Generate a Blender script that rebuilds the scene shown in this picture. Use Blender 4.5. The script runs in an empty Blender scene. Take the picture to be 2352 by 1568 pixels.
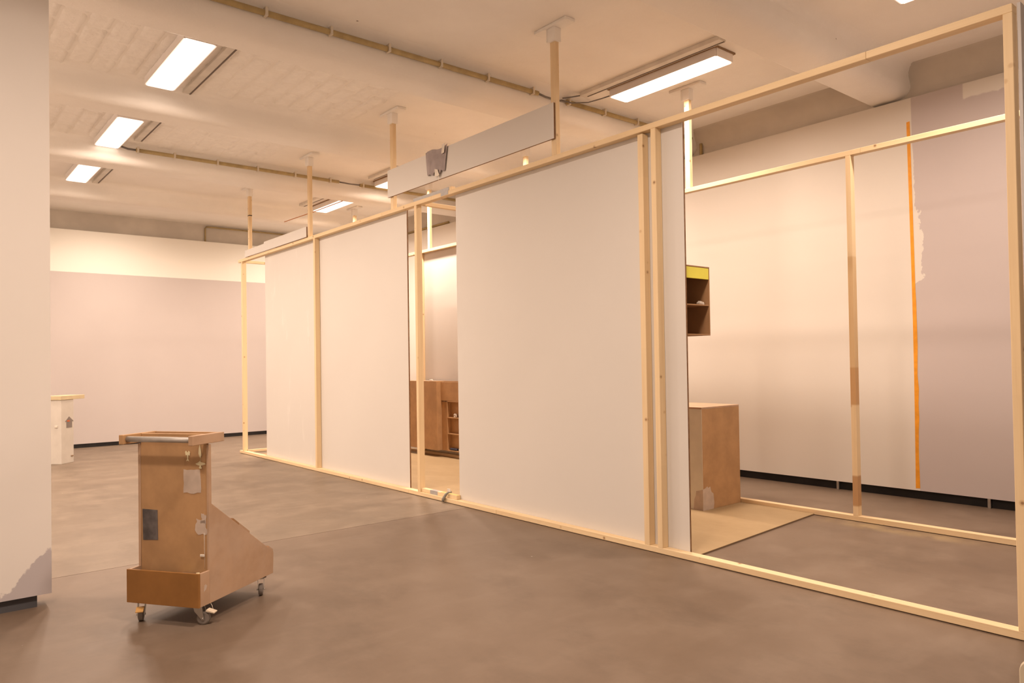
import bpy, bmesh, math, random
from mathutils import Vector, Matrix
random.seed(7)
scene = bpy.context.scene
COL = scene.collection

# ------------------------------------------------------------------ camera
cam_d = bpy.data.cameras.new('camera'); cam = bpy.data.objects.new('camera', cam_d); COL.objects.link(cam)
cam_d.sensor_width = 36.0; cam_d.sensor_fit = 'HORIZONTAL'
cam_d.lens = 1698.04 * 36.0 / 2352.0
cam_d.shift_x = (1176 - 1214.72) / 2352.0
cam_d.shift_y = (804.07 - 784) / 2352.0
cam_d.clip_start = 0.05; cam_d.clip_end = 100
YAW, PITCH, ROLL = 0.70263177, 0.0160306, -0.0155902
_f = Vector((math.sin(YAW) * math.cos(PITCH), math.cos(YAW) * math.cos(PITCH), math.sin(PITCH)))
_r = Vector((math.cos(YAW), -math.sin(YAW), 0)); _u = _r.cross(_f)
_r2 = _r * math.cos(ROLL) + _u * math.sin(ROLL); _u2 = -_r * math.sin(ROLL) + _u * math.cos(ROLL)
_m = Matrix((_r2, _u2, -_f)).transposed().to_4x4(); _m.translation = Vector((0, 0, 1.3))
cam.matrix_world = _m
scene.camera = cam

# ------------------------------------------------------------------ world, exposure
world = bpy.data.worlds.new('world'); scene.world = world; world.use_nodes = True
world.node_tree.nodes['Background'].inputs[0].default_value = (0.02, 0.017, 0.014, 1)
world.node_tree.nodes['Background'].inputs[1].default_value = 0.2
scene.view_settings.view_transform = 'Standard'; scene.view_settings.look = 'None'
scene.view_settings.gamma = 1.0; scene.view_settings.use_curve_mapping = False
scene.view_settings.exposure = 0.0
LAMP_COLOR = (1.0, 0.78, 0.62); LAMP_GLOW = 3.0; LAMP_WATTS = 74.0; LAMP_SPREAD = math.radians(167)

# ------------------------------------------------------------------ node helpers
class NT:
    def __init__(s, name):
        s.m = bpy.data.materials.new(name); s.m.use_nodes = True
        s.t = s.m.node_tree; s.b = s.t.nodes['Principled BSDF']
    def n(s, typ, **kw):
        nd = s.t.nodes.new(typ)
        for k, v in kw.items(): setattr(nd, k, v)
        return nd
    def put(s, nd, i, v):
        if hasattr(v, 'is_output') or isinstance(v, bpy.types.NodeSocket): s.t.links.new(v, nd.inputs[i])
        else: nd.inputs[i].default_value = v
    def coord(s, kind='Object'): return s.n('ShaderNodeTexCoord').outputs[kind]
    def pos(s): return s.n('ShaderNodeNewGeometry').outputs['Position']
    def rand(s): return s.n('ShaderNodeObjectInfo').outputs['Random']
    def mapping(s, v, scale=(1, 1, 1), loc=(0, 0, 0)):
        nd = s.n('ShaderNodeMapping'); s.put(nd, 0, v); s.put(nd, 1, loc); s.put(nd, 3, scale); return nd.outputs[0]
    def vadd(s, a, b):
        nd = s.n('ShaderNodeVectorMath', operation='ADD'); s.put(nd, 0, a); s.put(nd, 1, b); return nd.outputs[0]
    def noise(s, v, scale, detail=4, rough=.5, out=0):
        nd = s.n('ShaderNodeTexNoise'); s.put(nd, 'Vector', v); s.put(nd, 'Scale', scale); s.put(nd, 'Detail', detail); s.put(nd, 'Roughness', rough)
        return nd.outputs[out]
    def voro(s, v, scale, feature='F1'):
        nd = s.n('ShaderNodeTexVoronoi', feature=feature); s.put(nd, 'Vector', v); s.put(nd, 'Scale', scale); return nd.outputs['Distance']
    def math(s, op, a, b=0.0, c=None):
        nd = s.n('ShaderNodeMath', operation=op); s.put(nd, 0, a); s.put(nd, 1, b)
        if c is not None: s.put(nd, 2, c)
        return nd.outputs[0]
    def ramp(s, fac, lo, hi):       # 0..1 smooth between lo and hi
        nd = s.n('ShaderNodeMapRange'); nd.interpolation_type = 'SMOOTHSTEP'
        s.put(nd, 0, fac); s.put(nd, 1, lo); s.put(nd, 2, hi); s.put(nd, 3, 0.0); s.put(nd, 4, 1.0); return nd.outputs[0]
    def mix(s, fac, a, b, blend='MIX'):
        nd = s.n('ShaderNodeMix', data_type='RGBA', blend_type=blend)
        s.put(nd, 0, fac); s.put(nd, 6, a if not isinstance(a, tuple) else (*a[:3], 1)); s.put(nd, 7, b if not isinstance(b, tuple) else (*b[:3], 1))
        return nd.outputs[2]
    def sep(s, v):
        nd = s.n('ShaderNodeSeparateXYZ'); s.put(nd, 0, v); return nd.outputs
    def bump(s, h, strength=.3, dist=.01):
        nd = s.n('ShaderNodeBump'); s.put(nd, 'Height', h); s.put(nd, 'Strength', strength); s.put(nd, 'Distance', dist)
        s.t.links.new(nd.outputs[0], s.b.inputs['Normal'])
    def done(s, color, rough=.6, spec=.3, metal=0.0):
        s.put(s.b, 'Base Color', color if not isinstance(color, tuple) else (*color[:3], 1)); s.put(s.b, 'Roughness', rough)
        s.put(s.b, 'Specular IOR Level', spec); s.put(s.b, 'Metallic', metal); return s.m

def plain(name, c, rough=.6, spec=.3, metal=0, var=.05, scale=6.0, bump=0.0):
    t = NT(name); v = t.coord(); nz = t.noise(v, scale, 5)
    lo = tuple(x * (1 - var) for x in c); hi = tuple(min(1, x * (1 + var)) for x in c)
    col = t.mix(t.ramp(nz, .3, .7), lo, hi)
    if bump: t.bump(t.noise(v, scale * 12, 3), bump, .002)
    return t.done(col, rough, spec, metal)

def pine(name, axis, base=(.85, .665, .42), dark=(.70, .50, .275), bands=None):
    t = NT(name); v = t.coord(); r = t.rand()
    off = t.n('ShaderNodeCombineXYZ'); t.put(off, 0, t.math('MULTIPLY', r, 37.0)); t.put(off, 1, t.math('MULTIPLY', r, 91.0)); t.put(off, 2, t.math('MULTIPLY', r, 53.0))
    vo = t.vadd(v, off.outputs[0])
    sc = [26, 26, 26]; sc[axis] = 1.1
    g = t.noise(t.mapping(vo, tuple(sc)), 1.0, 5, .55)
    sc2 = [140, 140, 140]; sc2[axis] = 2.5
    g2 = t.noise(t.mapping(vo, tuple(sc2)), 1.0, 3, .5)
    col = t.mix(t.math('MULTIPLY', t.ramp(g, .38, .75), .55), base, dark)
    col = t.mix(t.math('MULTIPLY', t.ramp(g2, .5, .8), .30), col, dark)
    # finger-jointed lengths differ a little in tone
    ln = t.sep(vo)[axis]; seg = t.math('FLOOR', t.math('MULTIPLY', ln, 1.7))
    wn = t.n('ShaderNodeTexWhiteNoise', noise_dimensions='1D'); t.put(wn, 'W', seg)
    col = t.mix(t.math('MULTIPLY', wn.outputs[0], .35), col, tuple(x * .88 for x in base))
    k = t.voro(vo, 8.0)
    ring = t.math('SUBTRACT', 1.0, t.ramp(k, .085, .15)); core = t.math('SUBTRACT', 1.0, t.ramp(k, .04, .085))
    col = t.mix(t.math('MULTIPLY', ring, .45), col, (.50, .30, .13)); col = t.mix(t.math('MULTIPLY', core, .75), col, (.22, .10, .045))
    if bands:
        z = t.sep(t.pos())[2]
        for lo, hi, c, s in bands:
            a = t.math('MULTIPLY', t.ramp(z, lo - .01, lo + .01), t.math('SUBTRACT', 1.0, t.ramp(z, hi - .01, hi + .01)))
            col = t.mix(t.math('MULTIPLY', a, s), col, c)
    t.bump(g2, .15, .001)
    return t.done(col, .55, .3)

PINE = [pine('pine_x', 0), pine('pine_y', 1), pine('pine_z', 2)]
PINE_STAINED = pine('pine_stained', 2, bands=[(.12, .36, (.42, .20, .07), .75), (.92, 1.22, (.52, .27, .10), .75), (1.22, 2.1, (.6, .38, .17), .5)])

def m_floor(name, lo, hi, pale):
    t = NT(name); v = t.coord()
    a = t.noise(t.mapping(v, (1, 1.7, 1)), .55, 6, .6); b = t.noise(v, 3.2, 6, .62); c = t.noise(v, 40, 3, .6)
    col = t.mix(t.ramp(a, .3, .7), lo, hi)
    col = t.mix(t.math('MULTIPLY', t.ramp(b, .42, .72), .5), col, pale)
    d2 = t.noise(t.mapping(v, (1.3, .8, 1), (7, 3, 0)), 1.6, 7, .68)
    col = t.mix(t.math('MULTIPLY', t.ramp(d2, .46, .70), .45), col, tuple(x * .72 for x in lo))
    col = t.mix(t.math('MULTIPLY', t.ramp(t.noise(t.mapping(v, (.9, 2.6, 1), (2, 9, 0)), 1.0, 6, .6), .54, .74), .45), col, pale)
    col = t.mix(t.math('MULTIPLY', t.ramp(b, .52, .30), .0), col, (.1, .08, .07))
    col = t.mix(t.math('MULTIPLY', t.ramp(c, .5, .8), .12), col, (.16, .13, .11))
    # paint specks
    sp = t.math('SUBTRACT', 1.0, t.ramp(t.voro(v, 2.6), .012, .02)); col = t.mix(t.math('MULTIPLY', sp, .7), col, (.6, .55, .5))
    # pale dust by the back frame
    s = t.sep(v); dx = t.math('ABSOLUTE', t.math('SUBTRACT', s[0], 5.66)); d = t.math('MULTIPLY', t.math('SUBTRACT', 1.0, t.ramp(dx, .0, .16)), t.ramp(t.math('ABSOLUTE', t.math('SUBTRACT', s[1], 2.5)), .75, .2))
    col = t.mix(t.math('MULTIPLY', t.math('MULTIPLY', d, t.ramp(b, .35, .6)), .5), col, (.45, .34, .16))
    t.bump(b, .05, .004)
    return t.done(col, t.math('ADD', .38, t.math('MULTIPLY', b, .22)), .34)

def m_ceiling():
    t = NT('ceiling_paint'); v = t.coord()
    a = t.noise(v, 1.2, 5, .6); b = t.noise(v, 9, 6, .65)
    col = t.mix(t.ramp(a, .3, .7), (.90, .87, .83), (.95, .92, .88))
    col = t.mix(t.math('MULTIPLY', t.math('SUBTRACT', 1.0, t.ramp(t.voro(v, 1.6), .01, .018)), .8), col, (.15, .1, .07))
    t.bump(t.math('ADD', t.math('MULTIPLY', b, .7), t.noise(v, 2.2, 3)), .35, .02)
    return t.done(col, .6, .25)

def m_block():
    t = NT('painted_block'); v = t.coord(); r = t.rand()
    off = t.n('ShaderNodeCombineXYZ'); t.put(off, 0, t.math('MULTIPLY', r, 31.0)); t.put(off, 1, t.math('MULTIPLY', r, 77.0))
    vo = t.vadd(v, off.outputs[0]); b = t.noise(vo, 16, 6, .7)
    col = t.mix(t.ramp(b, .3, .7), (.90, .87, .83), (.95, .92, .88))
    t.bump(t.math('ADD', b, t.math('MULTIPLY', t.noise(vo, 5, 2), 1.3)), .55, .012)
    return t.done(col, .5, .35)

LILAC = (.565, .505, .50); WHITE = (.88, .85, .81)
def m_wall_back():
    t = NT('wall_back_paint'); v = t.coord(); z = t.sep(v)[2]
    nz = t.noise(v, 1.5, 4)
    edge = t.ramp(t.math('ADD', z, t.math('MULTIPLY', t.noise(v, 8, 2), .006)), 2.898, 2.908)
    low = t.mix(nz, (.56, .51, .50), (.60, .55, .54))
    return t.done(t.mix(edge, low, (.90, .88, .82)), .65, .2)

def m_wall_right():
    t = NT('wall_right_paint'); v = t.coord(); s = t.sep(v)
    nz = t.noise(v, 1.3, 4); nb = t.noise(t.mapping(v, (1, 2.0, 1.2)), 2.5, 4, .65)
    cream = t.mix(nz, (.75, .71, .655), (.79, .75, .695))
    z = s[2]
    bnd = t.math('ADD', 2.845, t.math('MULTIPLY', t.math('MULTIPLY', t.ramp(z, 1.95, 2.0), t.ramp(z, 3.3, 2.6)), t.math('MULTIPLY', t.ramp(nb, .25, .75), -.11)))
    lil = t.ramp(s[1], t.math('ADD', bnd, .003), t.math('SUBTRACT', bnd, .003))
    corner = t.math('MULTIPLY', t.ramp(s[1], 2.42, 2.405), t.ramp(t.math('ADD', z, t.math('MULTIPLY', nb, .12)), 3.58, 3.60))
    lil = t.math('MULTIPLY', lil, t.math('SUBTRACT', 1.0, corner))
    lc = t.mix(nz, LILAC, (.60, .54, .535))
    return t.done(t.mix(lil, cream, lc), .65, .2)

def m_wall_left():
    t = NT('wall_left_paint'); v = t.coord(); s = t.sep(v); nb = t.noise(v, 4, 5, .6)
    cream = t.mix(t.noise(v, 1.3, 3), (.85, .81, .77), (.89, .85, .81))
    h = t.math('ADD', .10, t.math('MULTIPLY', t.ramp(s[0], .38, .62), .22))
    m = t.ramp(t.math('ADD', s[2], t.math('MULTIPLY', t.math('SUBTRACT', nb, .5), .28)), t.math('ADD', h, .006), t.math('SUBTRACT', h, .006))
    return t.done(t.mix(m, cream, (.56, .52, .54)), .65, .2)

def m_panel(name, scuffs):
    t = NT(name); v = t.coord()
    col = t.mix(t.noise(v, 1.2, 4), (.68, .65, .615), (.72, .69, .655))
    if scuffs:
        sc = t.noise(t.mapping(v, (6, 6, 1.6)), 1.0, 6, .7)
        col = t.mix(t.math('MULTIPLY', t.ramp(sc, .56, .78), .5), col, (.86, .83, .80))
        col = t.mix(t.math('MULTIPLY', t.ramp(t.noise(t.mapping(v, (9, 9, 2.2), (3, 1, 2)), 1.0, 5, .7), .62, .8), .45), col, (.60, .52, .44))
    return t.done(col, .6, .25)

def m_mdf(name, base=(.50, .30, .15), var=.12, wear=None, rough=.6):
    t = NT(name); v = t.coord(); r = t.rand()
    off = t.n('ShaderNodeCombineXYZ'); t.put(off, 0, t.math('MULTIPLY', r, 17.0)); t.put(off, 2, t.math('MULTIPLY', r, 29.0))
    vo = t.vadd(v, off.outputs[0]); nz = t.noise(vo, 5, 6, .6); f = t.noise(vo, 160, 2)
    col = t.mix(t.ramp(nz, .3, .7), tuple(x * (1 - var) for x in base), tuple(x * (1 + var) for x in base))
    col = t.mix(t.math('MULTIPLY', f, .14), col, tuple(x * .6 for x in base))
    if wear: col = t.mix(t.math('MULTIPLY', t.ramp(t.noise(vo, 3.0, 5, .6), .40, .70), wear[1]), col, wear[0])
    return t.done(col, rough, .3)

def m_ply():
    t = NT('plywood'); v = t.coord()
    a = t.noise(t.mapping(v, (2.2, 1.2, 1)), 1.0, 6, .65); b = t.noise(t.mapping(v, (60, 3, 1)), 1.0, 3)
    col = t.mix(t.ramp(a, .35, .75), (.38, .275, .152), (.45, .33, .19)); col = t.mix(t.math('MULTIPLY', b, .2), col, (.29, .20, .105))
    col = t.mix(t.math('MULTIPLY', t.ramp(t.noise(v, 3.5, 5, .7), .6, .85), .5), col, (.30, .21, .12))
    return t.done(col, .6, .3)

def emis(name, c, s):
    m = bpy.data.materials.new(name); m.use_nodes = True; t = m.node_tree; t.nodes.clear()
    e = t.nodes.new('ShaderNodeEmission'); o = t.nodes.new('ShaderNodeOutputMaterial')
    e.inputs[0].default_value = (*c, 1); e.inputs[1].default_value = s; t.links.new(e.outputs[0], o.inputs[0]); return m

MAT = dict(
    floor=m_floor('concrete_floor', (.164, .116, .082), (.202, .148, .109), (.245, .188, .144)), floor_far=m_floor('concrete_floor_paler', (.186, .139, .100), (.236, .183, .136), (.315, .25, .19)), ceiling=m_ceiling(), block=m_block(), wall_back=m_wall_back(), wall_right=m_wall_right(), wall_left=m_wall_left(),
    plaster=plain('upper_plaster', (.64, .595, .535), .7, .2, var=.07, scale=2.5, bump=.1), white=plain('white_paint', WHITE, .55, .3, var=.03),
    black=plain('black_base', (.018, .016, .016), .6, .3, var=.2), recess=plain('dark_recess', (.09, .09, .10), .7, .2),
    panel=m_panel('panel_face', False), panel_worn=m_panel('panel_scuffed', True), edge=plain('board_edge', (.22, .12, .06), .7, .2, var=.15, scale=30),
    mdf=m_mdf('mdf'), mdf_wash=m_mdf('mdf_whitewashed', (.52, .345, .225), .1, ((.56, .43, .34), .45)), mdf_tray=m_mdf('mdf_raw', (.33, .155, .045), .12),
    mdf_dark=m_mdf('mdf_shelf', (.40, .23, .115), .1), grey_face=plain('grey_painted_mdf', (.76, .72, .62), .6, .25, var=.05),
    ply=m_ply(), ply_edge=plain('plywood_edge', (.20, .14, .09), .7, .2), pedestal=plain('pedestal_paint', (.66, .62, .565), .6, .25, var=.04), pale_ply=plain('pale_ply', (.66, .55, .36), .55, .3, var=.06),
    yellow=plain('yellow_panel', (.86, .80, .12), .5, .3, var=.04), orange_tape=plain('orange_tape', (.86, .36, .03), .5, .35, var=.08, scale=20),
    lamp_body=plain('lamp_housing', (.86, .82, .80), .4, .4, var=.02), lamp_on=emis('lamp_diffuser', LAMP_COLOR, LAMP_GLOW),
    lamp_back=plain('lamp_backing', (.30, .20, .12), .7, .2), duct=plain('grey_duct', (.70, .66, .60), .45, .4, var=.08), duct_dark=plain('duct_slot', (.16, .13, .11), .6, .2),
    pipe=plain('ochre_pipe', (.44, .335, .16), .45, .4, var=.12, scale=9), pipe_clip=plain('pipe_clip', (.66, .60, .50), .5, .3), cable=plain('grey_cable', (.20, .18, .17), .5, .4),
    orange_cord=plain('orange_cord', (.55, .22, .06), .6, .3), steel=plain('steel', (.55, .54, .52), .32, .5, 1.0, var=.08, scale=20), tube=plain('aluminium_tube', (.46, .43, .40), .55, .5, .5, var=.12, scale=12),
    rubber=plain('grey_rubber', (.10, .09, .085), .6, .3), tyre=plain('caster_tyre', (.22, .19, .17), .5, .35), pedal=plain('brake_pedal', (.62, .36, .13), .5, .3), pedal_pale=plain('brake_pedal_pale', (.72, .62, .48), .5, .3),
    cloth=plain('grey_sheet', (.36, .31, .31), .7, .2, var=.12, scale=9), tape=plain('paper_tape', (.74, .68, .60), .6, .2, var=.05), grey_tape=plain('grey_tape', (.40, .385, .38), .4, .4, var=.06, scale=14),
    paper=plain('cream_paper', (.78, .69, .45), .6, .2, var=.05), print=plain('grey_print', (.13, .115, .115), .45, .35, var=.4, scale=14), putty=plain('white_filler', (.58, .475, .40), .7, .2, var=.08, scale=15),
    clay=plain('grey_clay', (.33, .31, .27), .6, .3, var=.15, scale=18), stone=plain('pale_stone', (.62, .56, .50), .6, .3, var=.15, scale=22), navy=plain('navy_box', (.05, .055, .10), .5, .3),
    house=plain('grey_felt', (.27, .23, .21), .8, .1, var=.1), red=plain('orange_red_dot', (.70, .14, .03), .5, .3), beige=plain('beige_plastic', (.66, .58, .44), .4, .4, var=.03), cavity=plain('gap_brown', (.20, .12, .05), .7, .2), end_panel=plain('end_panel', (.60, .58, .57), .6, .25, var=.03),
    joint=plain('floor_joint', (.13, .11, .095), .8, .1), offcut_top=plain('yellow_stained_wood', (.66, .47, .18), .55, .3, var=.1))

# ------------------------------------------------------------------ geometry helpers
def obj(name, me, mat=None, parent=None, loc=None):
    o = bpy.data.objects.new(name, me); COL.objects.link(o)
    if mat is not None:
        for m in (mat if isinstance(mat, (list, tuple)) else [mat]): me.materials.append(m)
    if parent: o.parent = parent
    if loc is not None: o.location = loc
    return o
def bm_mesh(name, bm):
    me = bpy.data.meshes.new(name); bm.normal_update(); bm.to_mesh(me); bm.free(); return me
def box_mesh(name, d, bevel=.0015):
    bm = bmesh.new(); bmesh.ops.create_cube(bm, size=1.0); bmesh.ops.scale(bm, vec=d, verts=bm.verts)
    if bevel: bmesh.ops.bevel(bm, geom=bm.edges[:], offset=min(bevel, min(d) * .3), segments=1, affect='EDGES')
    return bm_mesh(name, bm)
def box(name, lo, hi, mat, parent=None, bevel=.0015):
    d = tuple(hi[i] - lo[i] for i in range(3)); c = tuple((hi[i] + lo[i]) / 2 for i in range(3))
    return obj(name, box_mesh(name, d, bevel), mat, parent, c)
def wbox(name, lo, hi, mat, parent=None):
    """box whose mesh is in world coordinates (object at the origin), for painted walls"""
    bm = bmesh.new(); bmesh.ops.create_cube(bm, size=1.0); bmesh.ops.scale(bm, vec=tuple(hi[i] - lo[i] for i in range(3)), verts=bm.verts)
    bmesh.ops.translate(bm, vec=tuple((hi[i] + lo[i]) / 2 for i in range(3)), verts=bm.verts)
    return obj(name, bm_mesh(name, bm), mat, parent)
def lumber(name, lo, hi, parent, axis, mat=None): return box(name, lo, hi, mat or PINE[axis], parent, .002)
def prism(name, pts, axis, a, b, mat, parent=None, bevel=0.0, loc=(0, 0, 0)):
    """polygon pts (in the two other axes, cyclic order x,y,z) extruded along axis from a to b"""
    bm = bmesh.new(); i, j = [(1, 2), (0, 2), (0, 1)][axis]
    def P(p, t):
        v = [0, 0, 0]; v[i], v[j], v[axis] = p[0], p[1], t; return v
    A = [bm.verts.new(P(p, a)) for p in pts]; B = [bm.verts.new(P(p, b)) for p in pts]
    bm.faces.new(A); bm.faces.new(B[::-1]); n = len(pts)
    for k in range(n): bm.faces.new((A[k], B[k], B[(k + 1) % n], A[(k + 1) % n]))
    bmesh.ops.recalc_face_normals(bm, faces=bm.faces[:])
    if bevel: bmesh.ops.bevel(bm, geom=bm.edges[:], offset=bevel, segments=1, affect='EDGES')
    return obj(name, bm_mesh(name, bm), mat, parent, loc)
def tube(name, pts, r, mat, parent=None, seg=10, loc=(0, 0, 0), smooth=True):
    pts = [Vector(p) for p in pts]; rr = r if isinstance(r, (list, tuple)) else [r] * len(pts)
    bm = bmesh.new(); rings = []; up = Vector((0, 0, 1))
    for k, p in enumerate(pts):
        d = (pts[min(k + 1, len(pts) - 1)] - pts[max(k - 1, 0)]).normalized()
        a = d.cross(up if abs(d.z) < .95 else Vector((1, 0, 0))).normalized(); b = d.cross(a)
        rings.append([bm.verts.new(p + (a * math.cos(t) + b * math.sin(t)) * rr[k]) for t in [2 * math.pi * q / seg for q in range(seg)]])
    for k in range(len(rings) - 1):
        for q in range(seg): bm.faces.new((rings[k][q], rings[k][(q + 1) % seg], rings[k + 1][(q + 1) % seg], rings[k + 1][q]))
    bm.faces.new(rings[0][::-1]); bm.faces.new(rings[-1]); bmesh.ops.recalc_face_normals(bm, faces=bm.faces[:])
    me = bm_mesh(name, bm)
    if smooth:
        for p in me.polygons: p.use_smooth = len(p.vertices) == 4
    return obj(name, me, mat, parent, loc)
def thing(name, label, cat, loc=(0, 0, 0), rz=0.0, group=None):
    o = bpy.data.objects.new(name, None); COL.objects.link(o); o.empty_display_size = .1
    o.location = loc; o.rotation_euler = (0, 0, rz); tag(o, label, cat, group); return o
def tag(o, label, cat, group=None):
    o['label'] = label; o['category'] = cat
    if group: o['group'] = group
    return o
def struct(o, label=None):
    o['kind'] = 'structure'
    if label: o['label'] = label
    return o
def copy_tree(o, parent=None):
    c = o.copy(); COL.objects.link(c)
    if parent: c.parent = parent
    for ch in list(o.children): copy_tree(ch, c)
    return c

# ------------------------------------------------------------------ the room
XL, XR, YB, YF, ZC = -3.0, 7.16, -1.3, 14.30, 3.93
floor = struct(wbox('floor', (XL, YB, -.12), (XR, YF, -.006), MAT['joint']), 'grey polished concrete floor')
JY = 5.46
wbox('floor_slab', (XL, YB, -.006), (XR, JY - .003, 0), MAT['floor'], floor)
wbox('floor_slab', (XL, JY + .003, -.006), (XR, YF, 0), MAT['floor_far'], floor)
ceiling = struct(wbox('ceiling', (XL, YB, ZC), (7.24, YF, ZC + .15), MAT['ceiling']), 'cream painted ceiling with rounded beams')

def beam(ye):
    """painted-over shallow beam: near face with a small cove, rounded arris, flat soffit ending at ye; runs along x"""
    y0 = ye - .36; ZS = 3.68; pr = [(y0 - .12, ZC + .01)]
    for k in range(7):      # near cove
        t = k / 6 * math.pi / 2; pr.append((y0 - .10 + .10 * math.sin(t), ZC - .08 * (1 - math.cos(t))))
    for k in range(8):      # rounded lower arris
        t = k / 7 * math.pi / 2; pr.append((y0 + .14 - .14 * math.cos(t), ZS + .11 - .11 * math.sin(t)))
    for k in range(5):
        t = k / 4 * math.pi / 2; pr.append((ye - .03 + .03 * math.sin(t), ZS + .03 - .03 * math.cos(t)))
    for k in range(7):
        t = k / 6 * math.pi / 2; pr.append((ye + .02 + .10 * (1 - math.cos(t)), ZC - .08 + .08 * math.sin(t)))
    pr.append((ye + .14, ZC + .01))
    o = prism('beam', pr, 0, XL, XR, MAT['ceiling'], ceiling)
    for p in o.data.polygons: p.use_smooth = True
    o.data.set_sharp_from_angle(angle=math.radians(38))
    return o
BEAMS = [1.0, 3.23, 5.63, 7.76, 9.93, 12.17]
for ye in BEAMS: beam(ye)
# thickly painted blocks that show in two bays of the ceiling
block_meshes = []
for k in range(8):
    bm = bmesh.new(); bmesh.ops.create_grid(bm, x_segments=7, y_segments=9, size=.5)
    bmesh.ops.scale(bm, vec=(.172, .408, 1), verts=bm.verts)
    tilt = random.uniform(-.05, .05)
    for v in bm.verts:
        ex, ey = v.co.x / .086, v.co.y / .204
        z = -.008 + random.uniform(-.003, .002) + v.co.x * tilt
        if ex > .98 or abs(ey) > .98 or ex < -.98: z = .006
        elif ex > .6: z = -.010 - .014 * random.random() * (1 if random.random() < .75 else .1)      # squeezed-out mortar along one side
        v.co.z = z; v.co.x += random.uniform(-.004, .004); v.co.y += random.uniform(-.006, .006)
    for f in bm.faces: f.normal_flip()
    me = bm_mesh('ceiling_block', bm); me.materials.append(MAT['block'])
    for p in me.polygons: p.use_smooth = True
    block_meshes.append(me)
for (ya, yb, xa, xb) in ((5.83, 7.25, .62, 3.9), (7.98, 9.40, .62, 3.7)):
    nx = int((xb - xa) / .176); ny = 4
    for i in range(nx):
        for j in range(-1, ny):
            y = ya + .2 + j * .412 + (.206 if i % 2 else 0)
            if y < ya - .05 or y > yb + .02: continue
            b = obj('ceiling_block', random.choice(block_meshes), None, ceiling, (xa + i * .176, y, ZC - .0005))
            b.rotation_euler = (random.uniform(-.010, .010), random.uniform(-.016, .016), random.uniform(-.012, .012))

# far wall: white board wall standing in front of the plastered wall
wall_back = struct(wbox('wall_back', (XL, 14.12, .065), (XR, 14.239, 3.60), MAT['wall_back']), 'far wall, grey lilac below and white above')
wbox('upper_wall', (XL, 14.24, 0), (XR, 14.34, ZC), MAT['plaster'], wall_back)
base = struct(wbox('baseboard_back', (XL, 14.13, 0), (XR, 14.21, .065), MAT['black']), 'black skirting gap below the far wall')
# right wall, raised on small feet over a black gap
wall_right = struct(wbox('wall_right', (7.02, YB, .082), (7.139, 14.12, 3.655), MAT['wall_right']), 'white board wall on the right with lilac painted part')
wbox('upper_wall', (7.09, YB, 3.656), (7.24, 14.24, ZC), MAT['plaster'], wall_right)
for y in (2.29, 3.62, 5.0, .95, 6.35): box('foot', (7.022, y - .012, 0), (7.05, y + .012, .083), MAT['steel'], wall_right)
struct(wbox('baseboard_right', (7.06, YB, 0), (7.13, 14.10, .081), MAT['black']), 'black gap under the right wall')
# cove between ceiling and the plastered right wall
cv = [(7.10, ZC + .01), (6.89, ZC + .01)]
for k in range(7):
    t = k / 6 * math.pi / 2; cv.append((6.90 + .19 * math.sin(t), ZC - .19 * (1 - math.cos(t))))
o = prism('cove', cv, 1, YB, YF - .05, MAT['plaster'], ceiling)
for p in o.data.polygons: p.use_smooth = True
o.data.set_sharp_from_angle(angle=math.radians(38))
# orange masking tape on the right wall
bm = bmesh.new(); n = 26; L = []; R_ = []
for k in range(n + 1):
    z = .10 + (3.44 - .10) * k / n; w = .030 if z > 1.95 else .030 + .012 * random.random()
    c = 2.866 - .010 * math.sin(z * 1.1)
    L.append(bm.verts.new((7.0185, c + .016, z))); R_.append(bm.verts.new((7.0185, c + .016 - w, z + random.uniform(-.004, .004))))
for k in range(n): bm.faces.new((L[k], L[k + 1], R_[k + 1], R_[k]))
o = obj('masking_tape', bm_mesh('masking_tape', bm), MAT['orange_tape'], wall_right); o['label'] = 'strip of orange masking tape'
# left pier wall
wall_left = struct(wbox('wall_left', (XL, 4.845, .068), (.625, 5.00, ZC - .001), MAT['wall_left']), 'white wall end in the left foreground')
struct(wbox('baseboard_left', (XL, 4.87, 0), (.56, 4.97, .068), MAT['recess']), 'dark skirting gap under the left wall')
wall_far_left = struct(wbox('wall_side', (XL - .1, YB, 0), (XL, YF, ZC), MAT['white']), 'white wall outside the picture on the left')
struct(wbox('wall_front', (XL, YB - .1, 0), (XR, YB, ZC), MAT['white']), 'white wall behind the photographer')

# pipes on the plastered walls above the board walls
o = tag(tube('heating_pipe', [(4.26, 14.223, 3.602), (4.26, 14.223, 3.86), (4.28, 14.223, 3.885), (4.31, 14.223, 3.89), (7.1, 14.223, 3.89)], .014, MAT['pipe'], None, 8), 'thin brown pipe bending along the plaster above the far wall', 'pipe')
o = tag(tube('heating_pipe', [(7.066, 10.40, 3.69), (7.066, 11.6, 3.69), (7.066, 12.6, 3.69)], .022, MAT['pipe'], None, 8), 'brown pipe above the right wall, seen through the narrow opening', 'pipe')
o = tag(tube('heating_pipe', [(7.068, 5.20, 3.657), (7.068, 5.20, 3.72), (7.068, 5.20, 3.80)], .018, MAT['pipe'], None, 8), 'short upright brown pipe above the right wall beside the panel edge', 'pipe')

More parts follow.
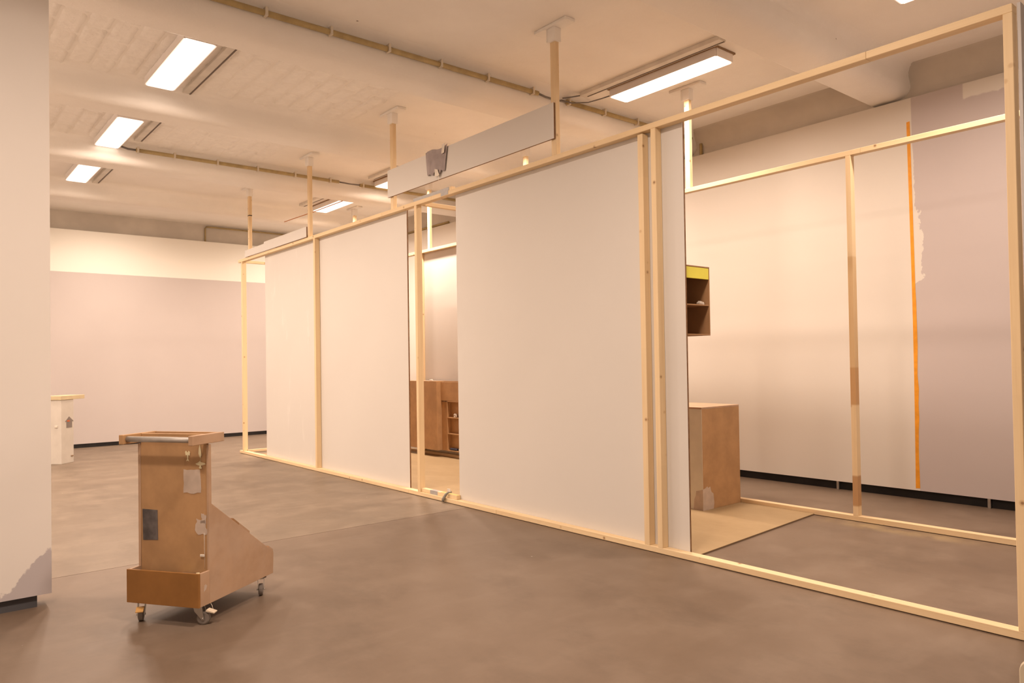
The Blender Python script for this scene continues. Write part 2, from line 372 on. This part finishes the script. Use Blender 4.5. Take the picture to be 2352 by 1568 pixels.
# ------------------------------------------------------------------ ceiling lamps with their grey ducts
GL, GR = 'lamps in the left row', 'lamps in the right row'
def lamp(label, x0, y0, y1, group, rz=0.0, power=1.0):
    w = .25; t = thing('ceiling_lamp', label, 'lamp', (x0 + w / 2, (y0 + y1) / 2, ZC), 0, group); h = (y1 - y0) / 2
    e = .012 if group == GR else -.004
    box('backing_board', (-w / 2 - e, -h - e, -.014), (w / 2 + e, h + e, 0), MAT['lamp_back'] if group == GR else MAT['lamp_body'], t)
    # housing: frame with an open bottom
    bm = bmesh.new(); bmesh.ops.create_cube(bm, size=1.0); bmesh.ops.scale(bm, vec=(w, 2 * h, .07), verts=bm.verts)
    bmesh.ops.bevel(bm, geom=[e for e in bm.edges if abs(e.verts[0].co.z - e.verts[1].co.z) > .01], offset=.012, segments=2, affect='EDGES')
    bot = min(bm.faces, key=lambda f: f.calc_center_median().z); r = bmesh.ops.inset_region(bm, faces=[bot], thickness=.010)
    bmesh.ops.translate(bm, vec=(0, 0, .006), verts=bot.verts)
    obj('housing', bm_mesh('housing', bm), MAT['lamp_body'], t, (0, 0, -.014 - .035))
    bm = bmesh.new(); bmesh.ops.create_cube(bm, size=1.0); bmesh.ops.scale(bm, vec=(w - .024, 2 * h - .024, .008), verts=bm.verts)
    bmesh.ops.bevel(bm, geom=[e for e in bm.edges if abs(e.verts[0].co.z - e.verts[1].co.z) > .005], offset=.012, segments=3, affect='EDGES')
    obj('diffuser', bm_mesh('diffuser', bm), MAT['lamp_on'], t, (0, 0, -.084))
    ld = bpy.data.lights.new('lamp_light', 'AREA'); ld.shape = 'RECTANGLE'; ld.size = w - .05; ld.size_y = 2 * h - .80
    ld.energy = LAMP_WATTS * power; ld.color = LAMP_COLOR; ld.spread = LAMP_SPREAD
    lo = bpy.data.objects.new('lamp_light', ld); COL.objects.link(lo); lo.parent = t; lo.location = (0, 0, -.0885)
    if rz: t.rotation_euler = (0, 0, rz)
    return t
def duct(label, x0, y0, y1, group):
    t = thing('cable_duct', label, 'duct', (x0, (y0 + y1) / 2, ZC), 0, group); h = (y1 - y0) / 2
    box('channel', (-.045, -h, -.038), (.045, h, 0), MAT['duct'], t, .003)
    box('slot', (.018, -h + .002, -.0405), (.032, h - .04, -.036), MAT['duct_dark'], t, 0); return t
lamp('large glowing lamp panel nearest in the left row on rough ceiling', 1.66, 6.02, 7.26, GL, power=.79)
lamp('middle glowing lamp panel of the left row', 1.66, 8.34, 9.56, GL, power=.79)
lamp('small farthest glowing lamp panel of the left row near the white wall', 1.67, 10.38, 11.59, GL, power=.79)
lamp('long glowing lamp panel above the double studs, with brown backing', 5.21, 3.66, 4.90, GR, power=.86)
lamp('lamp panel mostly hidden behind the header board', 5.19, 5.85, 7.05, GR)
lamp('lamp panel cut off by the left end of the header board', 5.16, 8.26, 9.47, GR)
lamp('farthest glowing lamp panel of the right row beside a hanger post', 5.16, 10.36, 11.57, GR)
lamp('lamp panel overhead near the photographer, outside the picture', 1.66, 1.50, 2.74, GL, power=1.05)
lamp('lamp panel behind the left wall end, nearest of its row', -1.9, 6.02, 7.26, GL)
lamp('lamp panel behind the left wall end, middle of its row', -1.9, 8.34, 9.56, GL)
lamp('lamp panel behind the left wall end, farthest of its row', -1.9, 10.38, 11.59, GL)
lamp('unseen lamp panel added overhead left of the photographer to brighten the left wall end', -.60, 1.50, 2.74, GL, power=1.05)  # unseen lamp, added off the row spacing to brighten the left pier
lamp('crosswise lamp panel hidden behind the last beam, left of the far hanger post', 2.4, 12.13, 13.33, GL, math.pi / 2, .62)
lamp('crosswise lamp panel hidden behind the last beam, right of the far hanger post', 5.55, 12.13, 13.33, GR, math.pi / 2, .62)
lamp('lamp panel tip at the top right edge of the picture', 5.28, 1.06, 2.29, GR, power=.76)
GD = 'grey cable ducts beside the lamps'
duct('grey duct beside the nearest left-row lamp', 2.06, 6.1, 7.55, GD)
duct('grey duct beside the middle left-row lamp', 2.06, 8.2, 9.3, GD)
duct('grey duct beside the farthest left-row lamp', 2.06, 10.4, 11.75, GD)
duct('grey duct beside the long lamp above the double studs', 5.10, 3.52, 5.14, GD)
duct('grey duct beside the lamp at the header board end', 5.02, 8.20, 9.30, GD)
duct('grey duct beside the farthest right-row lamp', 4.97, 10.36, 11.55, GD)

# ------------------------------------------------------------------ conduits along two beams
def conduit(label, y, z, runs, clips):
    t = thing('conduit', label, 'pipe', (0, y, z), 0, 'ochre conduits along the beams')
    for a, b in runs: tube('pipe', [(a, 0, 0), ((a + b) / 2, 0, 0), (b, 0, 0)], .022, MAT['pipe'], t, 10)
    for x in clips: box('clip', (x - .010, -.029, -.028), (x + .010, .030, .040), MAT['pipe_clip'], t, .003)
    return t
conduit('ochre conduit running along the nearest visible beam', 5.240, 3.845, [(.3, 4.60), (4.97, 6.94)], [1.5, 2.0, 2.5, 3.0, 3.5, 4.0, 4.53, 5.0, 5.5, 6.0])
conduit('ochre conduit running along the third beam from the middle left lamp', 9.50, 3.845, [(2.08, 4.63), (4.95, 6.9)], [2.1, 2.5, 3.0, 3.5, 4.0, 4.5, 5.0, 5.5])
def cable(label, pts, r=.006, mat='cable'): return tag(tube('cable', pts, r, MAT[mat], None, 6), label, 'cable')
cable('grey cable bridging the gap in the nearest conduit', [(4.602, 5.240, 3.845), (4.70, 5.25, 3.838), (4.85, 5.25, 3.836), (4.968, 5.240, 3.845)], .010)
cable('thin dark cable hanging from nearest conduit to the long lamp', [(4.88, 5.22, 3.838), (4.96, 5.15, 3.805), (5.06, 5.03, 3.80), (5.16, 4.95, 3.835), (5.24, 4.905, 3.87)], .006)
cable('short grey cable from nearest conduit to the grey duct', [(4.90, 5.22, 3.86), (5.0, 5.19, 3.885), (5.08, 5.145, 3.905)], .006)
cable('grey cable bridging the gap in the third-beam conduit', [(4.632, 9.5, 3.845), (4.79, 9.49, 3.838), (4.948, 9.5, 3.845)], .010)
cable('grey cable from middle left lamp to the conduit end', [(1.93, 9.50, 3.86), (2.0, 9.52, 3.85), (2.09, 9.5, 3.845)], .012)
tag(tube('cord', [(4.80, 11.85, 3.672), (4.83, 10.8, 3.664), (4.86, 9.86, 3.672)], .006, MAT['orange_cord'], None, 6), 'thin orange cord stretched between two beams below the ceiling', 'cord')

# ------------------------------------------------------------------ front stud frame
FX0, FX1 = 3.873, 3.935; ZT = 2.908; Y0, Y1 = 1.117, 11.35; H = .040
ff = thing('stud_frame', 'long front frame of pale pine battens carrying the white panels', 'timber frame', (FX0, 6.2, 0))
def W(lo, hi): return tuple(a - b for a, b in zip(lo, (FX0, 6.2, 0))), tuple(a - b for a, b in zip(hi, (FX0, 6.2, 0)))
def flum(name, lo, hi, axis, mat=None): lo, hi = W(lo, hi); return lumber(name, lo, hi, ff, axis, mat)
for a, b in ((Y0, 5.04), (5.042, 6.48), (6.482, Y1)): flum('bottom_plate', (FX0, a, .004), (FX1, b, .042), 1)
for a, b in ((Y0, 1.79), (1.791, 5.99), (5.991, 6.96), (6.961, Y1)): flum('top_rail', (FX0, a, ZT - H), (FX1, b, ZT), 1)
flum('stud', (FX0, Y0, .042), (FX1, Y0 + .040, ZT - H), 2)
flum('stud', (FX0, 3.222, .042), (FX1, 3.264, ZT - H), 2)
flum('stud', (FX0 + .002, 3.336, .042), (FX1 - .001, 3.382, ZT - H - .012), 2)
flum('stud', (FX0, 6.262, .042), (FX1, 6.304, ZT - H), 2)
flum('stud', (FX0, 8.625, .042), (FX1, 8.670, ZT - H), 2)
flum('stud', (FX0, Y1 - .17, .042), (FX1, Y1 - .12, ZT - H), 2)
for y in (Y1 - .075, 6.222): flum('cross_rail', (FX1 + .002, y, ZT - H - .002), (5.748, y + .04, ZT - .004), 0)
flum('cross_rail', (FX1 + .002, Y1 - .06, .004), (5.748, Y1 - .02, .042), 0)

# back stud frame
BX0, BX1 = 5.75, 5.81; ZB = 2.945
bf = thing('stud_frame', 'back frame of pale pine battens standing behind the front frame', 'timber frame', (BX0, 6.2, 0))
def blum(name, lo, hi, axis, mat=None):
    o3 = (BX0, 6.2, 0); return lumber(name, tuple(a - b for a, b in zip(lo, o3)), tuple(a - b for a, b in zip(hi, o3)), bf, axis, mat)
for a, b in ((1.17, 4.9), (4.902, Y1)): blum('bottom_plate', (BX0, a, .004), (BX1, b, .045), 1)
for a, b in ((1.17, 2.72), (2.721, 6.4), (6.401, Y1)): blum('top_rail', (BX0, a, ZB - H), (BX1, b, ZB), 1)
blum('stud', (BX0, 2.80, .045), (BX1, 2.842, ZB - H), 2, PINE_STAINED)
for y in (1.17, 4.95, 6.6, 9.2, Y1 - .05): blum('stud', (BX0, y, .045), (BX1, y + .042, ZB - H), 2)

# hanger posts from frames to ceiling, each with a white T-shaped bracket
def hanger(label, x, y, z0, group, mark=False):
    t = thing('ceiling_hanger', label, 'post', (x, y, z0), 0, group); h = ZC - z0
    lumber('post', (0, -.028, 0), (.042, .028, h - .045), t, 2)
    box('bracket_plate', (-.030, -.185, h - .026), (.072, .185, h), MAT['white'], t, .004)
    box('bracket_socket', (-.014, -.042, h - .135), (.056, .042, h - .026), MAT['white'], t, .003)
    box('bracket_cheek', (-.012, .044, h - .125), (.054, .060, h - .026), MAT['white'], t, .003)
    if mark: box('mark', (-.001, -.029, .60), (.043, .029, .612), MAT['black'], t, 0)
    return t
GF, GB = 'hanger posts of the front frame', 'hanger posts of the back frame'
hanger('nearest hanger post, at the right end of the header board', FX0 + .002, 4.235, ZT, GF)
hanger('hanger post behind the left end of the header board', FX0 + .002, 6.735, ZT, GF)
hanger('hanger post at the right end of the low upstand board', FX0 + .002, 8.80, ZT, GF)
hanger('farthest hanger post, with a black mark around it', FX0 + .002, 10.90, ZT, GF, True)
hanger('brightly lit hanger post below the long lamp, beside the panel edge', BX0 + .01, 4.40, ZB, GB)
hanger('back hanger post showing just under the header board, right half', BX0 + .01, 6.83, ZB, GB)
hanger('back hanger post in the narrow opening between the panels', BX0 + .01, 8.99, ZB, GB)
hanger('short-looking back hanger post above the rail right of the farthest lamp', BX0 + .01, 11.29, ZB, GB)

# ------------------------------------------------------------------ white panels
def panel(name, label, x0, x1, y0, y1, z0, z1, mat='panel', group=None, cat='panel'):
    t = thing(name, label, cat, (x0, (y0 + y1) / 2, z0), 0, group); h = (y1 - y0) / 2
    box('face', (0, -h, 0), (.0035, h, z1 - z0), MAT[mat], t, 0)
    box('core', (.0036, -h, 0), (x1 - x0, h, z1 - z0), MAT['edge'], t, 0)
    return t
GP = 'white panels on the front frame'
PX0, PX1 = 3.9365, 3.954
panel('wall_panel', 'scuffed white panel farthest left in the front frame', PX0, PX1, 8.66, 10.43, .03, ZT - .012, 'panel_worn', GP)
panel('wall_panel', 'white panel between the far stud and the narrow opening', PX0, PX1, 6.555, 8.655, .03, ZT - .012, 'panel', GP)
panel('wall_panel', 'widest white panel, behind the double studs near the middle', PX0, PX1, 3.045, 5.672, .03, ZT - .012, 'panel', GP)
panel('back_panel', 'beige panel on the back frame seen through the narrow opening', BX1 + .002, BX1 + .02, 6.62, 9.22, .03, ZB - .01)
t = thing('end_panel', 'end panel in a shade-grey colour beyond the right post at the picture edge', 'panel', (FX1 + .01, 1.105, 0))  # grey of the shaded end face is put into the panel colour
box('face', (-.06, -.018, .0), (1.86, -.003, ZT - .002), MAT['end_panel'], t)
t = panel('header_board', 'long white board fixed across the hanger posts above the rail', FX0 - .020, FX0 - .002, 4.212, 6.785, 3.032, 3.312, 'panel', None, 'board')
# low upstand board with a stepped top edge
t = thing('upstand_board', 'low white board with stepped top standing on the far rail', 'board', (FX0 - .018, 9.92, ZT + .002))
prism('face', [(-1.09, 0), (1.09, 0), (1.09, .098), (.34, .104), (.33, .128), (-1.09, .128)], 0, 0, .004, MAT['panel'], t)
prism('core', [(-1.09, 0), (1.09, 0), (1.09, .098), (.34, .104), (.33, .128), (-1.09, .128)], 0, .0041, .016, MAT['edge'], t)

# grey sheet taped over the header board
t = thing('grey_sheet', 'crumpled grey sheet taped over the header board', 'sheet', (FX0 - .022, 5.84, 3.09))
bm = bmesh.new(); nu, nv = 12, 10; G = []
for j in range(nv + 1):
    row = []; f = j / nv
    ya = .165 + .02 * f; yb = -.135 - .05 * f
    for i in range(nu + 1):
        s = i / nu; y = ya + (yb - ya) * s
        z = f * (.232 + .012 * math.sin(s * 7)) + (0.0 if j else random.uniform(-.016, .016)); x = -.006 - .012 * abs(math.sin(s * 9.5 + f * 1.3)) * (1 - .5 * f)
        row.append(bm.verts.new((x, y, z)))
    G.append(row)
for j in range(nv):
    for i in range(nu): bm.faces.new((G[j][i], G[j][i + 1], G[j + 1][i + 1], G[j + 1][i]))
ret = bmesh.ops.extrude_face_region(bm, geom=bm.faces[:]); bmesh.ops.translate(bm, vec=(.002, 0, 0), verts=[g for g in ret['geom'] if isinstance(g, bmesh.types.BMVert)])
bmesh.ops.recalc_face_normals(bm, faces=bm.faces[:])
me = bm_mesh('sheet', bm); obj('sheet', me, MAT['cloth'], t)
o = prism('tape', [(-.145, .165), (-.10, .16), (-.115, .245), (-.16, .25)], 0, -.0215, -.020, MAT['tape'], t)
o = prism('tape', [(.02, .045), (-.03, .03), (-.06, -.03), (.015, -.03)], 0, -.021, -.0195, MAT['tape'], t)
o = prism('tape', [(-.035, -.02), (-.045, -.025), (-.05, -.075), (-.042, -.08)], 0, -.020, -.0185, MAT['tape'], t)

# batten with a grey side lying on the rail above the narrow opening
t = thing('loose_batten', 'short batten with grey painted side lying on the rail', 'batten', (FX0 + .01, 6.0, ZT + .001))
box('wood', (.0025, -.335, 0), (.048, .33, .034), PINE[1], t, .002); box('grey_side', (0, -.300, 0), (.0024, .33, .034), MAT['grey_tape'], t, 0)
box('tape', (-.0125, -.30, -.036), (-.0105, -.18, .0), MAT['grey_tape'], t, 0)

# ------------------------------------------------------------------ plywood floor sheet
t = thing('plywood_sheet', 'yellowish plywood sheet lying inside the frames', 'floor board', (4.85, 6.9, 0))
pl = [(3.94 - 4.85, 3.02 - 6.9), (5.745 - 4.85, 3.17 - 6.9), (5.745 - 4.85, 4.0), (3.94 - 4.85, 4.0)]
prism('veneer', pl, 2, .0101, .0125, MAT['ply'], t); prism('core', pl, 2, .0, .010, MAT['ply_edge'], t)

# ------------------------------------------------------------------ MDF block box beside the opening
t = thing('mdf_box', 'brown board box with one grey face standing on the plywood', 'box', (5.467, 4.13, .0125))
bx, by, bh = .274, .262, .878
box('side_panel', (-bx + .002, -by, 0), (bx, -by + .016, bh - .016), MAT['mdf'], t)
box('side_panel', (-bx + .002, by - .016, 0), (bx, by, bh - .016), MAT['mdf'], t)
box('front_panel', (-bx - .002, -by, 0), (-bx + .0019, by, bh - .016), MAT['grey_face'], t)
box('back_panel', (bx - .016, -by + .017, 0), (bx, by - .017, bh - .016), MAT['mdf'], t)
box('top', (-bx - .002, -by, bh - .0159), (bx, by, bh), MAT['mdf_wash'], t)
prism('paint_patch', [(-.278, .0), (-.13, .0), (-.12, .05), (-.13, .13), (-.16, .15), (-.175, .195), (-.20, .185), (-.215, .20), (-.25, .185), (-.278, .18)], 1, -by - .0015, -by - .0002, MAT['putty'], t)
prism('paint_patch', [(-by, 0), (-by + .10, 0), (-by + .09, .09), (-by + .075, .12), (-by + .07, .16), (-by + .03, .17), (-by, .18)], 0, -bx - .0035, -bx - .0022, MAT['putty'], t)

# wall cabinet with a yellow band, open side to the right
t = thing('wall_cabinet', 'small brown hanging cabinet with yellow band and two open shelves', 'cabinet', (4.09, 3.062, 1.463))
cx0, cx1, cy1, ch = -.134, .139, .24, .469; b = .009
box('side', (cx1 - b, 0, b + .0002), (cx1, cy1, ch - b - .0002), MAT['mdf_dark'], t); box('side', (cx0, 0, b + .0002), (cx0 + b, cy1, ch - b - .0002), MAT['mdf_dark'], t)
box('bottom', (cx0, 0, 0), (cx1, cy1, b), MAT['mdf_dark'], t); box('top', (cx0, 0, ch - b), (cx1, cy1, ch), MAT['mdf_dark'], t)
box('shelf', (cx0 + b, .003, .201), (cx1 - b, cy1 - b, .210), MAT['mdf_dark'], t); box('back', (cx0 + b, cy1 - b, b), (cx1 - b, cy1, ch - b), MAT['mdf_dark'], t)
o = box('yellow_band', (cx0 + b, .001, .383), (cx1 - b, .012, ch - b - .001), MAT['yellow'], t); o['label'] = 'flat yellow band across the top'
def lump(name, label, cat, loc, s, mat, seed):
    random.seed(seed); bm = bmesh.new(); bmesh.ops.create_icosphere(bm, subdivisions=2, radius=1)
    for v in bm.verts:
        v.co *= random.uniform(.75, 1.12); v.co = Vector((v.co.x * s[0], v.co.y * s[1], max(-.55, v.co.z) * s[2]))
    o = obj(name, bm_mesh(name, bm), MAT[mat], None, (loc[0], loc[1], loc[2] + .55 * s[2])); return tag(o, label, cat)
lump('stone', 'small pale stone on the shelf of the yellow-banded cabinet', 'stone', (4.175, 3.10, 1.6735), (.036, .024, .018), 'stone', 3)

# low cabinet on the back frame seen through the narrow opening
t = thing('low_cabinet', 'brown board cabinet with open shelves behind the narrow opening', 'cabinet', (5.60, 8.5, 0))
zb, zt = .105, 1.058
def cb(name, lo, hi, m='mdf'): return box(name, (lo[0] - 5.6, lo[1] - 8.5, lo[2]), (hi[0] - 5.6, hi[1] - 8.5, hi[2]), MAT[m], t)
cb('front_panel', (5.605, 8.600, zb), (5.62, 9.70, zt)); cb('side_panel', (5.6201, 8.600, zb), (5.745, 8.616, zt)); cb('side_panel', (5.6201, 9.684, zb), (5.745, 9.70, zt)); cb('top', (5.6201, 8.617, zt - .016), (5.745, 9.683, zt), 'mdf_wash'); cb('bottom', (5.6201, 8.617, zb), (5.745, 9.683, zb + .016))
cb('backboard', (5.733, 7.30, zb), (5.745, 8.599, zt))
cb('upper_panel', (5.675, 7.30, .79), (5.69, 8.5995, zt - .01)); cb('shelf_side', (5.675, 8.445, zb), (5.7329, 8.461, .772), 'mdf'); cb('shelf_side', (5.675, 7.30, zb), (5.7329, 7.316, .772)); cb('filler_strip', (5.690, 8.4615, zb), (5.70, 8.5995, .772))
for z in (.774, .553, .333, .105): cb('shelf', (5.675, 7.3165, z), (5.7329, 8.4445, z + .014), 'mdf')
lump('stone', 'small whitish lump on the upper shelf behind the narrow opening', 'stone', (5.702, 8.29, .5675), (.022, .04, .035), 'stone', 5)
o = tag(box('pencil_case', (5.682, 8.25, .1195), (5.728, 8.41, .148), MAT['navy'], None, .008), 'flat dark blue case on the lowest shelf behind the opening', 'case')
lump('paper_ball', 'crumpled white paper on the lowest shelf behind the opening', 'paper', (5.704, 8.19, .1195), (.02, .03, .025), 'white', 8)
lump('plaster_piece', 'tiny grey piece lying on top of the brown low cabinet', 'piece', (5.65, 8.80, zt), (.022, .045, .016), 'stone', 11)

# timber offcut on the front plate in the narrow opening, with the grey clay figure over it
t = thing('timber_offcut', 'short pine offcut with grey tape lying in the narrow opening', 'offcut', (FX0 + .018, 5.955, .0425))
box('wood', (0, -.30, 0), (.044, .30, .036), PINE[1], t, .002); box('stained_top', (.001, -.299, .0361), (.043, -.03, .037), MAT['offcut_top'], t, 0)
box('tape', (-.0012, .02, -.001), (.0, .15, .0368), MAT['grey_tape'], t, 0); box('tape', (0, .02, .0361), (.044, .15, .0371), MAT['grey_tape'], t, 0)
t = thing('clay_figure', 'grey limp clay shape draped over the pine offcut', 'figure', (FX0, 5.80, .0))
tube('body', [(-.020, .030, .012), (-.019, .024, .030), (-.014, .012, .052), (-.006, -.004, .080), (.012, -.024, .098), (.028, -.050, .100)], [.012, .016, .014, .012, .010, .007], MAT['clay'], t, 10)
box('paper_tag', (.008, -.055, .104), (.012, -.005, .132), MAT['tape'], t, .002)

# ------------------------------------------------------------------ pedestal by the far wall
t = thing('pedestal', 'white square pedestal with pale plywood top near the left wall edge', 'pedestal', (1.655, 11.90, 0), math.radians(46))
box('column', (0, 0, .0), (.25, .25, .880), MAT['pedestal'], t, .003)
box('top', (-.015, -.010, .8805), (.47, .27, .935), MAT['pale_ply'], t, .002)
o = prism('sticker', [(.10, .49), (.215, .49), (.215, .575), (.245, .575), (.155, .645), (.07, .575), (.10, .575)], 1, -.003, -.0003, MAT['house'], t); o['label'] = 'house-shaped grey sticker'
box('red_mark', (.11, -.0045, .575), (.165, -.0031, .592), MAT['red'], t, 0)
box('hook', (.19, -.012, .085), (.23, -.0003, .10), MAT['lamp_back'], t, .002); box('hook', (-.012, .05, .50), (-.0003, .09, .53), MAT['tape'], t, .002)

# ------------------------------------------------------------------ board cart on casters
ct = thing('cart', 'brown board cart on casters with tall back and metal handle', 'cart', (1.122, 3.897, 0), math.radians(34))
Wd = .440; TF, TB = .083, .099
side = [(TF - .003, .10), (.612, .108), (.617, .228), (TB, .602), (TB, .905), (TF - .003, .905)]
for v0, v1 in ((0, .014), (Wd - .014, Wd)):
    prism('side_panel', side, 1, v0, v1, MAT['mdf_wash'], ct, .001)
    prism('tray_side', [(.0125, .1002), (TF - .0035, .1002), (TF - .0035, .267), (.0125, .267)], 1, v0, v1, MAT['mdf_wash'], ct, .001)
box('tray_front', (-.001, 0, .0995), (.012, Wd, .2685), MAT['mdf_tray'], ct, .001)
box('tray_bottom', (.0125, .0145, .10), (TF - .0005, Wd - .0145, .114), MAT['mdf_tray'], ct)
tw = box('tower_board', (TF, .0145, .1145), (TB - .001, Wd - .0145, .915), MAT['mdf'], ct)
box('base_board', (TB, .0145, .101), (.605, Wd - .0145, .115), MAT['mdf_tray'], ct)
sl = math.atan2(.602 - .228, .617 - TB)
prism('sloped_lid', [(TB + .001, .590), (.606, .224), (.606, .236), (TB + .001, .6015)], 1, .0145, Wd - .0145, MAT['mdf'], ct)
prism('rear_board', [(.595, .116), (.606, .116), (.606, .222), (.595, .230)], 1, .0145, Wd - .0145, MAT['mdf'], ct)
def slope_z(u): return .602 - (u - TB) * (.602 - .228) / (.617 - TB)
for (u0, u1, m) in ((.27, .315, 'mdf_dark'), (.318, .405, 'mdf_wash'), (.575, .614, 'mdf_wash')):
    prism('lid_cleat', [(u0, slope_z(u0) + .001), (u1, slope_z(u1) + .001), (u1, slope_z(u1) + .013), (u0, slope_z(u0) + .013)], 1, .002, Wd - .002, MAT[m], ct)
# handle frame on top
for v0, v1 in ((-.006, .022), (Wd - .022, Wd + .006)):
    box('handle_rail', (-.040, v0, .912), (.193, v1, .960), MAT['mdf_wash'] if v0 < .1 else MAT['mdf'], ct, .002)
tube('handle_bar', [(-.012, .0221, .937), (-.012, .2, .937), (-.012, Wd - .0221, .937)], .0145, MAT['tube'], ct, 16)
box('cross_board', (TF - .004, .0225, .916), (TB + .004, Wd - .0225, .958), MAT['mdf'], ct); box('cross_board', (.178, .0225, .914), (.192, Wd - .0225, .959), MAT['mdf'], ct)
# stickers, filler patches and paper cut-outs on the front
def decal(name, pts, m, u=TF - .0006, th=.0012): return prism(name, pts, 0, u - th, u, MAT[m], ct)
def jag(y0, z0, y1, z1, a, n=5, seed=1):
    random.seed(seed); P = []
    for k in range(n): P.append((y0 + (y1 - y0) * k / n, z0 + random.uniform(-a, a)))
    for k in range(n): P.append((y1 + random.uniform(-a, a), z0 + (z1 - z0) * k / n))
    for k in range(n): P.append((y1 - (y1 - y0) * k / n, z1 + random.uniform(-a, a)))
    for k in range(n): P.append((y0 + random.uniform(-a, a), z1 - (z1 - z0) * k / n))
    return P
o = decal('print_sticker', [(.318, .405), (.412, .401), (.415, .563), (.320, .560)], 'print'); o['label'] = 'dark grey rectangular print'
decal('filler_patch', jag(.050, .655, .155, .775, .004, 5, 2), 'putty'); decal('filler_patch', jag(.003 + .014, .452, .08, .525, .010, 5, 4), 'putty')
decal('filler_patch', jag(.02, .50, .05, .548, .006, 4, 5), 'putty')
fish = [(.128, .862), (.136, .872), (.142, .866), (.138, .848), (.131, .850), (.129, .830), (.136, .818), (.126, .822), (.118, .818), (.124, .830), (.121, .850), (.114, .846), (.112, .864), (.120, .872), (.124, .866)]
decal('paper_cutout', fish, 'paper', TF - .004)
leaf = [(.052, .905), (.046, .880), (.042, .850), (.048, .836), (.055, .842), (.060, .860), (.058, .885)]
decal('paper_cutout', leaf, 'paper', TF - .004)
bird = [(.015, .806), (.035, .799), (.046, .798), (.044, .788), (.040, .784), (.050, .780), (.058, .786), (.054, .797), (.070, .800), (.080, .806), (.062, .814), (.052, .822), (.046, .815), (.03, .812)]
decal('paper_cutout', bird, 'paper', TF - .004)
tube('thread', [(TF - .004, .05, .838), (TF - .004, .048, .82)], .0009, MAT['paper'], ct, 5)
tube('thread', [(TF - .004, .030, .455), (TF - .005, .028, .36), (TF - .006, .026, .275)], .0009, MAT['tape'], ct, 5)
box('paper_tag', (TF - .012, .026, .335), (TF - .004, .052, .347), MAT['tape'], ct, .002)
prism('filler_patch', [(.036, .172), (.052, .180), (.060, .196), (.050, .205), (.040, .202)], 1, -.0012, -.0002, MAT['putty'], ct)
# things lying in the tray corner
box('tray_shelf', (.0128, .0145, .238), (TF - .0008, .19, .2445), MAT['mdf_tray'], ct)
o = tag(box('grey_card', (-.03, -.07, 0), (.03, .07, .002), MAT['grey_tape'], None, 0), 'grey card lying in the tray corner of the cart', 'card')
def cart_world(u, v, z):
    a = math.radians(34); return Vector((1.122 + u * math.cos(a) - v * math.sin(a), 3.897 + u * math.sin(a) + v * math.cos(a), z))
o.location = cart_world(.047, .095, .2462); o.rotation_euler = (0, 0, math.radians(34))
o = tag(box('yellow_note', (-.014, -.022, 0), (.014, .022, .002), MAT['yellow'], None, 0), 'small yellow note on the grey card in the cart tray', 'note')
o.location = cart_world(.05, .135, .2488); o.rotation_euler = (0, 0, math.radians(22))
lump('plaster_piece', 'little cream lump on the grey card in the cart tray', 'piece', cart_world(.055, .05, .2475), (.012, .016, .008), 'paper', 21)
# casters
def caster(u, v, rz, pedal=None):
    t = bpy.data.objects.new('caster', None); COL.objects.link(t); t.parent = ct; t.location = (u, v, 0); t.rotation_euler = (0, 0, rz); t.empty_display_size = .05
    box('mount_plate', (-.030, -.030, .0955), (.030, .030, .0994), MAT['steel'], t)
    for s in (-1, 1): prism('fork', [(-.022, .094), (.020, .094), (.030, .050), (.034, .026), (.022, .026), (-.016, .070)], 1, s * .0165 - .0015, s * .0165 + .0015, MAT['steel'], t)
    box('fork_head', (-.022, -.018, .088), (.022, .018, .0954), MAT['steel'], t)
    bm = bmesh.new(); prof = [(.008, .030), (.013, .0325), (.0135, .028), (.0135, .008)]
    ring = []; prof2 = [(-.0125, .010), (-.0125, .026), (-.009, .0325), (.009, .0325), (.0125, .026), (.0125, .010)]
    N = 20
    for k in range(N):
        a = 2 * math.pi * k / N; ring.append([bm.verts.new((.024 + r * math.cos(a), y, .0328 + r * math.sin(a))) for y, r in prof2])
    for k in range(N):
        for q in range(len(prof2) - 1): bm.faces.new((ring[k][q], ring[(k + 1) % N][q], ring[(k + 1) % N][q + 1], ring[k][q + 1]))
    bm.faces.new([r[0] for r in ring]); bm.faces.new([r[-1] for r in ring][::-1]); bmesh.ops.recalc_face_normals(bm, faces=bm.faces[:])
    obj('wheel', bm_mesh('wheel', bm), MAT['tyre'], t)
    tube('axle', [(.024, -.021, .0328), (.024, .021, .0328)], .005, MAT['steel'], t, 8)
    if pedal:
        prism('brake_pedal', [(.040, .068), (.085, .058), (.086, .064), (.044, .078)], 1, -.018, .018, MAT[pedal], t, .001); box('pedal_arm', (.030, -.005, .050), (.046, .005, .068), MAT['steel'], t)
    return t
caster(.052, .395, math.radians(215), 'pedal'); caster(.055, .045, math.radians(-75), 'pedal_pale'); caster(.560, .045, math.radians(214)); caster(.555, .395, math.radians(30))
tube('thread', [(.09, .004, .0994), (.092, -.004, .085), (.09, -.012, .065)], .0012, MAT['tape'], ct, 5)

# ------------------------------------------------------------------ pale rounded board at the lower right edge
t = thing('rounded_board', 'pale beige rounded board cut off at the lower right edge', 'board', (3.0, .70, 0), math.radians(10))
pts = [(-.20, 0), (.19, 0)] + [(.15 + .04 * math.cos(k * math.pi / 10), .20 + .04 * math.sin(k * math.pi / 10)) for k in range(6)] + [(-.16 - .04 * math.sin(k * math.pi / 10), .20 + .04 * math.cos(k * math.pi / 10)) for k in range(6)]
prism('board', pts, 0, 0, .02, MAT['beige'], t, .003); box('foot', (-.05, -.15, 0), (.07, .15, .015), MAT['beige'], t, .003)
